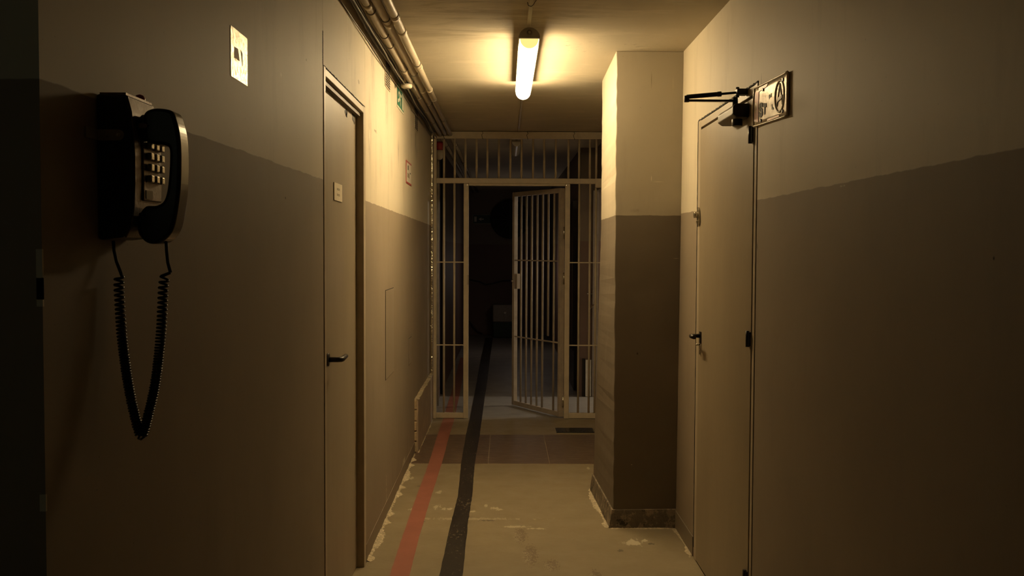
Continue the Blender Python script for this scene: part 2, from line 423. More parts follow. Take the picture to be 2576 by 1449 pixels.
# painted guide lines
def ribbon(name, left, right, mat, z=.0026, th=.0008):
    mb = MB(); L = [onZ(*p) for p in left]; Rr = [onZ(*p) for p in right]
    def samp(A, n):
        out = []
        for i in range(n + 1):
            t = i / n * (len(A) - 1); k = min(int(t), len(A) - 2); out.append(A[k].lerp(A[k + 1], t - k))
        return out
    n = 120; A, B = samp(L, n), samp(Rr, n); rows = []
    for a, b in zip(A, B):
        ja, jb = rn(.0012), rn(.0012)
        rows.append([mb.bm.verts.new((a.x + ja, a.y, z - th)), mb.bm.verts.new((a.x + ja, a.y, z)), mb.bm.verts.new((b.x + jb, b.y, z)), mb.bm.verts.new((b.x + jb, b.y, z - th))])
    for a, b in zip(rows, rows[1:]):
        for k in range(4): mb.bm.faces.new((a[k], a[(k + 1) % 4], b[(k + 1) % 4], b[k]))
    mb.bm.faces.new(rows[0]); mb.bm.faces.new(rows[-1][::-1])
    return mb.build(name, mat)
def worn(name, col, under, thr, sc_=40, rough=.5):
    g = G(name); n = g.noise(sc_, 6, .72, (1, .4, 1)); big = g.noise(3, 3)
    k = g.ramp(g.math('ADD', n, g.math('MULTIPLY', g.math('SUBTRACT', big, .5), .35)), thr, thr + .04)
    c = g.mix(g.ramp(g.noise(6, 4), .3, .7), tuple(x * .88 for x in col), tuple(x * 1.08 for x in col))
    c = g.mix(k, c, under); g.bump(n, .2, .003)
    return g.out(c, rough, 0, .4)
M['red_line'] = worn('worn red paint', (.32, .118, .078), (.40, .32, .20), .70, 30)
M['black_line'] = worn('worn black tape', (.024, .018, .013), (.17, .135, .085), .60, 60, .45)
rl = [(940, 1560), (980, 1449), (1013, 1349), (1048, 1249), (1079, 1165), (1101, 1094), (1112, 1062), (1135, 990), (1158, 900)]
rr = [(1000, 1560), (1030, 1449), (1055, 1349), (1085, 1249), (1112, 1165), (1131, 1094), (1141, 1062), (1157, 990), (1172, 900)]
tag(ribbon('floor_line', rl, rr, M['red_line']), 'worn red line painted along the corridor floor towards the barred gate', 'floor line')
kl = [(1090, 1520), (1105, 1449), (1136, 1310), (1152, 1249), (1160, 1167), (1172, 1094), (1185, 1040), (1201, 950), (1210, 900), (1221, 850)]
kr = [(1155, 1520), (1164, 1449), (1178, 1310), (1188, 1249), (1194, 1167), (1207, 1094), (1214, 1040), (1227, 950), (1233, 900), (1240, 850)]
tag(ribbon('floor_line', kl, kr, M['black_line'], z=.0030), 'scuffed black line curving along the corridor floor beside the red one', 'floor line')
# dark drain slot before the gate
a, b = onZ(1400, 1089), onZ(1490, 1078)
mb = MB(); mb.box((a.x, a.y, .001), (b.x, b.y, .006))
o = mb.build('floor_plate', M['dark_metal'], bevel=.001)
mb = MB()
for i in range(9):
    x = a.x + .015 + (b.x - a.x - .03) * i / 8
    mb.box((x - .004, a.y + .02, .006), (x + .004, b.y - .02, .008))
mb.build('ribs', M['dark_metal'], o)
tag(o, 'small dark metal slot cover in the floor just before the gate on the right', 'floor cover')

# ------------------------------------------------------------------ left door
def door_paint(name, col=(.31, .255, .175)):
    g = G(name); n = g.noise(3, 5, .6, (1, 1, .3)); c = g.mix(g.ramp(n, .35, .7), tuple(x * .9 for x in col), tuple(x * 1.05 for x in col))
    c = g.mix(g.math('MULTIPLY', g.ramp(g.noise(70, 3), .72, .75), .6), c, (.15, .12, .08))
    g.bump(g.noise(18, 5), .12, .006); return g.out(c, .45, 0, .45)
M['door'] = door_paint('cream gloss door paint')
M['door2'] = door_paint('ochre door paint', (.28, .225, .145))
XLEAF = XL - .032
iy0, iy1 = onX(818, 400, XL).y, onX(913, 400, XL).y; iz = 2.078
d1 = MB().box((XLEAF - .04, iy0 + .02, .006), (XLEAF, iy1 - .002, iz - .004)).build('door_1', M['door'], kind='structure')
# frame: jambs and head, face flush with the wall, returns back to the leaf
mb = MB()
mb.box((XLEAF - .05, D1a + .002, 0), (XL + .003, iy0, D1t))
mb.box((XLEAF - .05, iy1, 0), (XL + .003, D1b - .004, D1t))
mb.box((XLEAF - .05, iy0, iz), (XL + .0028, iy1, D1t - .004))
mb.build('door_frame', M['trim'], d1, bevel=.002)
MB().box((XLEAF - .001, iy0, iz - .018), (XL - .012, iy1, iz)).build('door_stop', M['clip'], d1)
# backing so that the gap round the frame is dark
slab('trim_10', (XL - .19, D1a - .05, 0), (XL - T - .002, D1b + .05, ZC - .01), M['gap'])
# ragged crack round the frame
def crack(pts, X, w, sgn=1):
    mb = MB(); pts = [Vector(p) for p in pts]; rows = []
    n = 90
    for i in range(n + 1):
        t = i / n * (len(pts) - 1); k = min(int(t), len(pts) - 2); p = pts[k].lerp(pts[k + 1], t - k)
        d = (pts[k + 1] - pts[k]).normalized(); s = Vector((0, -d.z, d.y))
        a = w * (.25 + random.random()); b = w * (.25 + random.random())
        p = Vector((X, p.y, p.z))
        rows.append([mb.bm.verts.new(p - s * a), mb.bm.verts.new(p + s * b), mb.bm.verts.new(p + s * b + Vector((-.003 * sgn, 0, 0))), mb.bm.verts.new(p - s * a + Vector((-.003 * sgn, 0, 0)))])
    for a, b in zip(rows, rows[1:]):
        for k in range(4): mb.bm.faces.new((a[k], a[(k + 1) % 4], b[(k + 1) % 4], b[k]))
    mb.bm.faces.new(rows[0]); mb.bm.faces.new(rows[-1][::-1])
    return mb.build('crack', M['gap'], kind='structure')
ck = crack([(0, D1a, D1t), (0, D1b, D1t + .002)], XL + .0012, .0035); ck.name = 'trim_11'
ck = crack([(0, D1b + .001, D1t), (0, D1b + .001, .9)], XL + .0012, .0035); ck.name = 'trim_12'
ck = crack([(0, D1a - .001, D1t), (0, D1a - .001, D1t + .12)], XL + .0012, .004); ck.name = 'trim_13'
# lever handle
hy = onX(820, 905, XLEAF).y + .02; hz = onX(822, 905, XLEAF).z
mb = MB(); mb.cyl((XLEAF, hy, hz), (XLEAF + .008, hy, hz), .025)
h = mb.build('door_handle', M['dark_metal'], d1, bevel=.002)
mb = MB(); mb.tube([(XLEAF + .006, hy, hz), (XLEAF + .040, hy, hz), (XLEAF + .052, hy + .008, hz), (XLEAF + .055, hy + .025, hz), (XLEAF + .054, hy + .11, hz + .002), (XLEAF + .05, hy + .12, hz + .002)], [.010, .010, .0105, .0105, .009, .006], 14)
mb.build('lever', M['dark_metal'], h)
# four dark adhesive scraps on the leaf
mb = MB()
for (x, y) in ((871, 280), (871, 288), (889, 292), (889, 303)):
    p = onX(x, y, XLEAF)
    for k in range(3):
        q = p + Vector((0, rn(.010) + (k - 1) * .016, rn(.006)))
        mb.prism([(XLEAF, q.y + .016 * math.cos(t * PI / 4) * (.8 + .3 * random.random()), q.z + .010 * math.sin(t * PI / 4) * (.8 + .3 * random.random())) for t in range(8)], (.0012, 0, 0))
mb.build('glue_marks', M['ink'], d1)
# paper notice on the leaf
a, b = onX(838.5, 458, XLEAF), onX(858.5, 500, XLEAF)
ps = MB().box((XLEAF + .001, a.y, onX(838.5, 503, XLEAF).z), (XLEAF + .004, b.y, a.z)).build('paper_notice', M['paper'])
tag(ps, 'small blank looking paper notice taped to the left door at eye level', 'notice')
h = a.z - onX(838.5, 503, XLEAF).z; w = b.y - a.y; z0 = onX(838.5, 503, XLEAF).z
mb = MB(); 
for fz in (.66, .34):
    for k in range(3): mb.box((XLEAF + .004, a.y + w * .33, z0 + h * (fz - .05 + k * .045)), (XLEAF + .0045, a.y + w * .68, z0 + h * (fz - .02 + k * .045)))
mb.build('print', M['grey_ink'], ps)

# ------------------------------------------------------------------ right door
ry0, ry1 = onX(1897, 600, XR).y, onX(1762, 600, XR).y; rz = D2t - .035
d2 = MB().box((XR - .006, ry0 + .004, .012), (XR + .04, ry1 - .004, rz - .012)).build('door_2', M['door2'], kind='structure', bevel=.002)
mb = MB(); mb.box((XR - .003, D2a + .003, 0), (XR + .06, ry0, D2t)); mb.box((XR - .003, ry1, 0), (XR + .06, D2b - .004, D2t)); mb.box((XR - .0028, ry0, rz), (XR + .06, ry1, D2t - .003))
mb.build('door_frame', M['trim'], d2, bevel=.0015)
slab('trim_14', (XR + .061, D2a - .002, 0), (XR + T, D2b + .002, D2t + .01), M['gap'])
ck = crack([(0, D2a, D2t + .002), (0, D2b, D2t + .002)], XR - .0036, .0045, -1); ck.name = 'trim_15'
ck = crack([(0, D2b + .004, D2t), (0, D2b + .004, .05)], XR - .0036, .005, -1); ck.name = 'trim_16'
for (x, y0, y1) in ((1897, 320, 358), (1890, 835, 870), (1882, 1436, 1475)):
    a, b = onX(x, y0, XR), onX(x, y1, XR)
    mb = MB(); mb.box((XR - .014, a.y - .016, b.z), (XR - .006, a.y + .020, a.z)); mb.cyl((XR - .014, a.y, b.z - .004), (XR - .014, a.y, a.z + .004), .007, 12)
    mb.build('hinge', M['dark_metal'], d2)
# lock with escutcheon
a = onX(1763, 546, XR); ly = a.y + .0
mb = MB(); mb.prism([(XR - .007, ly + .022 * math.cos(t * PI / 8), a.z + .046 * math.sin(t * PI / 8)) for t in range(16)], (-.008, 0, 0))
lk = mb.build('lock', M['steel'], d2, bevel=.002)
mb = MB(); mb.cyl((XR - .012, ly, a.z + .010), (XR - .032, ly, a.z + .010), .014, 20)
mb.cyl((XR - .012, ly + .002, a.z - .022), (XR - .020, ly + .002, a.z - .022), .007, 12)
mb.build('lock_cylinder', M['steel'], lk, bevel=.001)
# handle with plate and keys
a = onX(1766, 845, XR); hy = a.y
mb = MB(); mb.box((XR - .010, hy - .018, a.z - .035), (XR - .006, hy + .018, a.z + .02))
hp = mb.build('door_handle', M['dark_metal'], d2, bevel=.002)
mb = MB(); mb.tube([(XR - .008, hy, a.z), (XR - .042, hy, a.z), (XR - .052, hy - .010, a.z), (XR - .054, hy - .03, a.z + .001), (XR - .052, hy - .085, a.z + .001)], [.009, .009, .010, .0105, .009], 12)
mb.build('lever', M['dark_metal'], hp)
mb = MB(); mb.box((XR - .012, hy - .010, a.z - .085), (XR - .009, hy + .004, a.z - .045)); mb.cyl((XR - .009, hy - .003, a.z - .04), (XR - .028, hy - .003, a.z - .04), .004, 8)
mb.build('key', M['steel'], hp)

# door closer
cl = empty('door_closer', (XR, 3.72, 1.93), 'dark hydraulic door closer with folded arm above the right hand door', 'door closer')
bx = XR - .008
def pY(px, py, Y): return onY(px, py, Y)
mb = MB()
z0, z1 = 1.955, 2.006
prof = [(bx, z0), (bx - .040, z0), (bx - .056, z0 + .012), (bx - .056, z1 - .012), (bx - .046, z1), (bx, z1)]
mb.prism([(x, 3.63, z) for x, z in prof], (0, .25, 0))
mb.build('closer_body', simple('closer paint', (.17, .145, .105), .4), cl, bevel=.003)
mb = MB(); mb.prism([(bx - .001 + (x - bx) * 1.04, 3.61, z0 + (z - z0) * 1.0) for x, z in prof], (0, .022, 0)); mb.build('end_cap', M['dark_metal'], cl, bevel=.003)
mb = MB(); mb.cyl((bx - .030, 3.665, z0 - .026), (bx - .030, 3.665, z0), .020, 16); mb.build('valve_knob', M['dark_metal'], cl, bevel=.002)
mb = MB(); mb.cyl((bx - .030, 3.70, z1), (bx - .030, 3.70, z1 + .035), .010, 14); mb.build('spindle', M['dark_metal'], cl)
el = Vector((.690, 3.73, 2.033)); piv = Vector((bx - .030, 3.70, z1 + .022)); brk = Vector((bx - .03, 3.665, z1 + .048))
mb = MB(); mb.bar(piv, el, .022, .007); mb.cyl(el - Vector((0, 0, .006)), el + Vector((0, 0, .018)), .010, 14); mb.build('arm', M['dark_metal'], cl, bevel=.001)
el2 = el + Vector((0, 0, .014)); mid = el2.lerp(brk, .62)
mb = MB(); mb.tube([el2, mid], .0085, 12); mb.tube([mid, brk], .0045, 10); mb.lathe(mid, mid - el2, [(-.004, .0085), (0, .0098), (.012, .0098), (.014, .006)], 12); mb.build('arm', M['dark_metal'], cl)
mb = MB(); mb.box((bx - .036, 3.645, z1 + .038), (bx + .004, 3.685, z1 + .060)); mb.cyl((bx - .03, 3.665, z1 + .03), (bx - .03, 3.665, z1 + .068), .007, 10); mb.build('arm_bracket', M['dark_metal'], cl, bevel=.002)

# worn metal sign
sg = empty('metal_sign', (XR, 3.3, 1.9), 'bent shiny metal sign with worn letters and a round emblem above the right door corner', 'sign')
def wornsign():
    g = G('worn shiny sign'); n = g.noise(18, 6, .7)
    c = g.mix(g.ramp(n, .40, .62), (.60, .53, .40), (.46, .37, .26)); g.bump(g.noise(12, 4), .35, .01); return g.out(c, g.ramp(n, .3, .7, .30, .45), .25, .5)
M['wsign'] = wornsign()
pl = {}
cs = [onX(1900, 318, XR - .004), onX(1984, 290, XR - .004), onX(1985, 180, XR - .004), onX(1902, 222, XR - .004)]   # bl(far), br(near), tr, tl
mb = MB(); NU, NV = 16, 8; gridA = []
def sgp(u, v, lift=0):
    a = cs[0].lerp(cs[1], u); b = cs[3].lerp(cs[2], u); p = a.lerp(b, v)
    bend = -.010 * math.exp(-(u / .10) ** 2) * (1 - abs(v - .45) * 1.2) - .004 * math.exp(-((1 - u) / .1) ** 2)
    return Vector((p.x + bend - lift, p.y, p.z))
front = [[mb.bm.verts.new(sgp(i / NU, j / NV)) for j in range(NV + 1)] for i in range(NU + 1)]
back = [[mb.bm.verts.new(sgp(i / NU, j / NV, -.004)) for j in range(NV + 1)] for i in range(NU + 1)]
for i in range(NU):
    for j in range(NV):
        mb.bm.faces.new((front[i][j], front[i + 1][j], front[i + 1][j + 1], front[i][j + 1])); mb.bm.faces.new((back[i][j], back[i][j + 1], back[i + 1][j + 1], back[i + 1][j]))
for i in range(NU):
    mb.bm.faces.new((front[i][0], back[i][0], back[i + 1][0], front[i + 1][0])); mb.bm.faces.new((front[i][NV], front[i + 1][NV], back[i + 1][NV], back[i][NV]))
for j in range(NV):
    mb.bm.faces.new((front[0][j], front[0][j + 1], back[0][j + 1], back[0][j])); mb.bm.faces.new((front[NU][j], back[NU][j], back[NU][j + 1], front[NU][j + 1]))
mb.build('sign_plate', M['wsign'], sg, smooth=True)
mb = MB()
for (u0, v0, u1, v1) in ((0, 0, 1, 0), (1, 0, 1, 1), (1, 1, 0, 1), (0, 1, 0, 0)):
    mb.tube([sgp(u0 + (u1 - u0) * k / 10, v0 + (v1 - v0) * k / 10, .001) for k in range(11)], .0035, 8)
mb.build('rim', M['wsign'], sg)
def patch(name, pts, mat, lift=.0012, par=sg):
    mb = MB(); mb.prism([sgp(u, v, lift) for u, v in pts], (-.0008, 0, 0)); return mb.build(name, mat, par)
patch('red_band', [(.03, .12), (.12, .08), (.12, .9), (.03, .86)], simple('faded red enamel', (.30, .12, .08), .4, .2, .4, 60))
patch('red_band', [(.12, .86), (.36, .90), (.40, .97), (.12, .96)], simple('faded red enamel b', (.34, .17, .12), .4, .2, .4, 60))
patch('red_band', [(.40, .03), (.75, .04), (.75, .09), (.40, .08)], simple('faded red enamel c', (.38, .22, .15), .4, .3, .4, 60))
# letters S T
def stroke(mb, pts, w, lift=.0014):
    for (u0, v0), (u1, v1) in zip(pts, pts[1:]):
        mb.bar(sgp(u0, v0, lift), sgp(u1, v1, lift), w, .0007, up=(1, 0, 0))
mb = MB()
S = [(.235, .46), (.215, .50), (.175, .505), (.150, .47), (.155, .42), (.185, .385), (.215, .36), (.235, .32), (.230, .27), (.195, .235), (.155, .25), (.140, .29)]
stroke(mb, S, .014); mb.build('letter', M['ink'], sg)
mb = MB(); stroke(mb, [(.265, .47), (.36, .44)], .014); stroke(mb, [(.312, .455), (.305, .22)], .014); mb.build('letter', M['ink'], sg)
gi = simple('greenish ink', (.16, .17, .10), .5)
for (u, v, hh) in ((.44, .66, .10), (.47, .67, .08), (.50, .68, .09), (.53, .40, .12), (.56, .32, .06)):
    mb = MB(); stroke(mb, [(u, v), (u + .008, v - hh)], .006); mb.build('letter_fragment', gi, sg)
mb = MB(); cu, cv, ru, rv = .76, .52, .135, .37
mb.tube([sgp(cu + ru * math.cos(t * 2 * PI / 36), cv + rv * math.sin(t * 2 * PI / 36), .001) for t in range(37)], .0035, 8)
mb.tube([sgp(cu - .075, cv - .22, .001), sgp(cu + .0, cv + .30, .001), sgp(cu + .085, cv - .22, .001)], .0025, 8)
mb.bar(sgp(cu - .07, cv - .08, .002), sgp(cu + .07, cv - .02, .002), .012, .002, up=(1, 0, 0))
mb.build('round_emblem', M['sign_white'], sg)
for (u, v) in ((.25, .87), (.20, .10), (.85, .88), (.85, .14)): MB().cyl(sgp(u, v, .001), sgp(u, v, .004), .006, 10).build('screw', M['dark_metal'], sg)

# ------------------------------------------------------------------ foil plate on the near left wall
g = G('crumpled foil'); n = g.noise(75, 5, .7, dist=.6); g.bump(g.math('ADD', g.math('MULTIPLY', n, 1.0), g.math('MULTIPLY', g.noise(140, 3, .6), .35)), .62, .0026)
g.set(g.b.inputs['Base Color'], (.78, .74, .60)); g.set(g.b.inputs['Metallic'], 1.0); g.set(g.b.inputs['Roughness'], .15); M['foil'] = g.m
a = onX(579, 63, XL); b = onX(621, 98, XL); c_ = onX(579, 190, XL)
hgt = a.z - c_.z; yw = b.y - a.y
fp = MB().box((XL, a.y, c_.z), (XL + .0012, b.y, a.z)).build('foil_sign', M['foil'])
tag(fp, 'rectangular sheet of shiny crumpled foil with an arrow stuck high on the left wall', 'foil sign')
mb = MB(); zc = c_.z + hgt * .52
mb.prism([(XL + .0012, a.y + yw * .20, zc - .013), (XL + .0012, a.y + yw * .50, zc - .013), (XL + .0012, a.y + yw * .42, zc + .013), (XL + .0012, a.y + yw * .20, zc + .013)], (.0004, 0, 0))
mb.prism([(XL + .0012, a.y + yw * .57, zc + .016), (XL + .0012, a.y + yw * .68, zc + .010), (XL + .0012, a.y + yw * .68, zc - .020)], (.0004, 0, 0))
mb.build('arrow', simple('dull arrow film', (.50, .40, .27), .6), fp)

# ------------------------------------------------------------------ lamps
def tube_lamp(x, y0, y1, zc, r, lit, label, sag=0):
    t = empty('tube_light', (x, y0, zc - r), label, 'ceiling light')
    g = G('housing grey'); M_h = M['dust']
    n = 20
    # upper half housing
    mb = MB(); up_ = math.radians(3); prof = [(r * 1.10 * math.cos(up_ + (PI - 2 * up_) * k / n), r * 1.06 * math.sin(up_ + (PI - 2 * up_) * k / n)) for k in range(n + 1)]
    mb.prism([(x + px, y0 + .002, zc + pz) for px, pz in prof], (0, y1 - y0 - .03, 0)); mb.build('housing', M_h, t, bevel=.002)
    # lower diffuser, rounded far end
    mb = MB(); L = y1 - y0; prof = [(.004, r * .96)] + [(.012 + (L - r - .012) * k / 12, r) for k in range(13)] + [(L - r + r * math.sin(q), r * math.cos(q)) for q in [PI / 2 * k / 8 for k in range(1, 9)]]
    nn = 24; rings = []
    for d, rr_ in prof:
        rings.append([mb.bm.verts.new((x + rr_ * math.cos(PI - up_ + (PI + 2 * up_) * k / nn), y0 + d, zc + rr_ * math.sin(PI - up_ + (PI + 2 * up_) * k / nn) - .0005)) for k in range(nn + 1)])
    for p, q in zip(rings, rings[1:]):
        for k in range(nn): f = mb.bm.faces.new((p[k], p[k + 1], q[k + 1], q[k])); f.smooth = True
        mb.bm.faces.new((p[nn], p[0], q[0], q[nn]))
    mb.bm.faces.new(rings[0])
    df = mb.build('diffuser', lit, t)
    # clips
    for k in range(6):
        y = y0 + L * (.10 + .16 * k)
        for sx in (-1, 1):
            mb = MB(); mb.box((x + sx * r * .98 - .003, y - .012, zc + .008), (x + sx * r * 1.04 + .003 * sx, y + .012, zc + .024)); mb.build('clip', M['white_plastic'], t, bevel=.002)
    # end cap with gland
    mb = MB(); mb.prism([(x + r * 1.12 * math.cos(PI * k / 16), y0 - .010, zc + r * 1.12 * math.sin(PI * k / 16)) for k in range(17)], (0, .022, 0)); mb.build('end_cap', M_h, t, bevel=.003)
    mb = MB(); mb.cyl((x, y0 - .018, zc + r * .55), (x, y0 - .009, zc + r * .55), .013, 20); mb.build('gland', M['clip'], t, bevel=.002)
    mb = MB(); mb.cyl((x, y0 - .022, zc + r * .55), (x, y0 - .017, zc + r * .55), .006, 16); mb.build('screw', M['steel'], t, bevel=.001)
    # diffuser end disc
    mb = MB(); mb.prism([(x + r * .93 * math.cos(PI + PI * k / 20), y0 - .004, zc - .001 + r * .93 * math.sin(PI + PI * k / 20)) for k in range(21)], (0, .008, 0))
    return t, mb
def emit(name, col, st):
    g = G(name); e = g.node('ShaderNodeEmission', {'Color': col, 'Strength': st}); g.nt.links.new(e.outputs[0], g.o.inputs['Surface']); return g.m
LAMP = 86.0
WARM = (1.0, .738, .395)
M['lamp_on'] = emit('lit diffuser', WARM, LAMP)
def lamp_fade():                                # tube's end fitting emits less than its length, set to dim the pillar front
    nt = M['lamp_on'].node_tree; tc = nt.nodes.new('ShaderNodeTexCoord'); sx = nt.nodes.new('ShaderNodeSeparateXYZ'); mr = nt.nodes.new('ShaderNodeMapRange')
    nt.links.new(tc.outputs['Object'], sx.inputs[0]); nt.links.new(sx.outputs[1], mr.inputs[0])
    mr.inputs[1].default_value = .10; mr.inputs[2].default_value = .28; mr.inputs[3].default_value = 5; mr.inputs[4].default_value = LAMP
    em = [n for n in nt.nodes if n.type == 'EMISSION'][0]; nt.links.new(mr.outputs[0], em.inputs['Strength'])
lamp_fade()
g = G('lit end lens'); r_ = g.blob((0, 0, 0), (1, 1, 1)); s = g.xyz()
M['lamp_end'] = emit('lit end lens', (1.0, .72, .22), 1.25)
M['lamp_off'] = simple('unlit diffuser', (.60, .56, .46), .3, 0, .05)
t, mb = tube_lamp(.106, 4.42, 5.95, ZC - .064, .044, M['lamp_on'], 'lit tube light glowing warm white on the corridor ceiling')
mb.build('end_lens', M['lamp_end'], t)
for y in (4.6, 5.6): MB().box((.088, y, ZC - .016), (.124, y + .1, ZC)).build('mounting_clip', M['dust'], t)
t, mb = tube_lamp(.098, 8.66, 9.62, ZC - .058, .040, M['lamp_off'], 'unlit tube light on the dark ceiling behind the barred gate')
mb.build('end_lens', M['lamp_off'], t)
mb2 = MB(); mb2.box((.088, 8.8, ZC - .018), (.124, 8.9, ZC)); mb2.build('mounting_clip', M['dust'], t)
# conduit running along the ceiling
mb = MB(); mb.box((.094, 1.5, ZC - .010), (.112, 4.43, ZC)); mb.build('ceiling_conduit', M['pipe'], bevel=.002)
tag(bpy.data.objects['ceiling_conduit'], 'narrow painted cable conduit on the ceiling on the near side of the lit lamp', 'conduit')
o = MB().box((.104, 5.90, ZC - .009), (.118, YG - .05, ZC)).build('ceiling_conduit', M['pipe'], bevel=.002)
tag(o, 'narrow painted cable conduit on the ceiling between the lit lamp and the gate', 'conduit')
mb = MB(); mb.tube([(.088, 4.02, ZC - .002), (.092, 4.03, ZC - .013), (.104, 4.04, ZC - .014), (.113, 4.02, ZC - .012), (.118, 4.00, ZC - .006), (.123, 3.99, ZC - .002)], .0015, 6)
tag(mb.build('wire_tie', M['cable']), 'thin bent wire tie around the ceiling conduit near the top of the photo', 'wire tie')

# ------------------------------------------------------------------ pipes
def pipe(x, z, r, y0, y1, label, joints, clips, grp=None):
    o = MB().cyl((x, y0, z), (x, y1, z), r, 20).build('pipe', M['pipe']); tag(o, label, 'pipe', grp)
    for y in joints:
        if y0 < y < y1:
            mb = MB(); mb.lathe((x, y - .03, z), (0, 1, 0), [(0, r), (0, r * 1.16), (.06, r * 1.16), (.06, r)], 20); mb.build('coupling', M['pipe'], o)
    for y in clips:
        if y0 < y < y1:
            mb = MB(); mb.tube([(x + r * 1.10 * math.cos(q), y, z + r * 1.10 * math.sin(q)) for q in [PI * .95 + PI * 1.1 * k / 14 for k in range(15)]], .0030, 6)
            mb.box((x - .004, y - .006, z + r), (x + .004, y + .006, ZC)); mb.build('clip', M['clip'], o)
    return o
pipe(-.556, ZC - .032, .0165, -.5, YG - .04, 'ceiling pipe nearest the left wall, banded by many dark clips', (3.95, 5.4), (3.25, 3.75, 4.05, 4.5, 4.72, 5.35, 5.75, 6.3, 6.9, 7.5), None)
pipe(-.514, ZC - .026, .0175, -.5, YG - .04, 'middle one of the three painted pipes along the ceiling edge', (4.3, 6.1), (4.2, 5.5, 6.6), None)
pipe(-.470, ZC - .028, .0180, -.5, YG - .04, 'ceiling pipe farthest from the left wall, with jointed couplings', (4.15, 4.45, 5.3, 6.05), (4.15, 5.2, 6.4, 7.4), None)
pipe(-.556, ZC - .032, .0165, YG + .05, YB - .02, 'dim pipe behind the gate, nearest the left wall', (10,), (9.2, 10.5), None)
pipe(-.470, ZC - .028, .0180, YG + .05, YB - .02, 'dim pipe behind the gate, farther from the left wall', (9.6,), (9.2, 10.9), None)
# cables in the corner
for k, (x, z, r, lab, m) in enumerate(((-.622, ZC - .020, .009, 'thick dark cable tucked into the corner above the left wall', 'cable'),
                                  (-.594, ZC - .024, .0045, 'thin dark cable sagging beside the ceiling pipes', 'cable'),
                                  (-.640, ZC - .050, .003, 'slim painted cable running just under the thick dark one above the left wall', 'clip'),
                                  (-.585, ZC - .062, .0035, 'thin painted cable looping below the ceiling pipes', 'clip'))):
    pts = []; y = .2
    while y < YG - .06:
        pts.append((x + .003 * math.sin(y * 5.1 + k) + rn(.001), y, min(z + .004 * math.sin(y * 3.7 + 2 * k) + rn(.001), ZC - r - .001))); y += .09
    tag(MB().tube(pts, r, 8).build('cable', M[m]), lab, 'cable')
# junction box / detector
jb = onX(1023, 205, -.575)
mb = MB(); mb.lathe((jb.x, jb.y, ZC - .079), (0, 0, 1), [(0, .022), (.004, .030), (.012, .033), (.024, .033)], 24)
o = mb.build('junction_box', M['white_plastic']); tag(o, 'round pale junction box mounted under the ceiling pipes', 'junction box')
MB().box((-.588, jb.y - .03, ZC - .047), (-.576, jb.y + .03, ZC - .0005)).build('mount', M['pipe'], o)

# ------------------------------------------------------------------ left wall fittings
def grille(x0, x1, y0, y1, label):
    a = onX(x0, y0, XL); b = onX(x1, y1, XL); d = onX(x0, y1 - (y1 - y0) * .28, XL)
    h = .16; w = .17
    zc = .5 * (onX(x0, y0, XL).z + onX(x1, y1, XL).z)
    o = MB().box((XL, a.y, zc - h / 2), (XL + .004, b.y, zc + h / 2)).build('vent_grille', M['trim'], bevel=.001); tag(o, label, 'vent', 'wall vents')
    mb = MB(); n = 11
    for i in range(n):
        z = zc - h / 2 + .012 + (h - .024) * i / (n - 1); mb.box((XL + .004, a.y + .012, z - .0042), (XL + .0046, b.y - .012, z + .0042))
    mb.build('slots', M['gap'], o); o.pop('group') if 'group' in o else None
    return o
grille(968, 980, 158, 214, 'slotted wall vent above the left wall, nearer one beside the pipes')
grille(1042, 1050, 278, 322, 'slotted wall vent high on the left wall, farther one near the gate')
# emergency exit sign
a, b = onX(998, 208, XL), onX(1014, 286, XL)
za, zb = onX(998, 208, XL).z, onX(998, 262, XL).z
Y0, Y1 = a.y, b.y; w = Y1 - Y0; h = za - zb
es = MB().box((XL, Y0, zb - .012), (XL + .003, Y1, za)).build('exit_sign', M['sign_white']); tag(es, 'green emergency exit sign with white running figure on the left wall', 'sign')
MB().box((XL + .003, Y0, zb), (XL + .0038, Y1, za)).build('green_panel', M['green'], es)
def ep(u, v): return (XL + .0038, Y0 + w * u, zb + h * v)
mb = MB(); mb.prism([ep(.74, .06), (XL + .0038, Y0 + w * .94, zb + h * .06), ep(.94, .94), ep(.74, .94)], (.0006, 0, 0)); mb.build('white_door', M['sign_white'], es)
mb = MB()
mb.prism([(XL + .0038, Y0 + w * .36 + .018 * math.cos(t * PI / 6), zb + h * .82 + .018 * math.sin(t * PI / 6)) for t in range(12)], (.0006, 0, 0))
def fs(pts, ww):
    for p, q in zip(pts, pts[1:]): mb.bar(Vector(ep(*p)) + Vector((.0004, 0, 0)), Vector(ep(*q)) + Vector((.0004, 0, 0)), ww, .0008, up=(1, 0, 0))
fs([(.36, .72), (.34, .45)], .032); fs([(.34, .45), (.50, .32), (.44, .10)], .020); fs([(.34, .45), (.24, .28), (.08, .22)], .020)
fs([(.36, .70), (.52, .58), (.64, .66)], .015); fs([(.36, .70), (.18, .62), (.12, .44)], .015)
mb.build('running_figure', M['sign_white'], es)
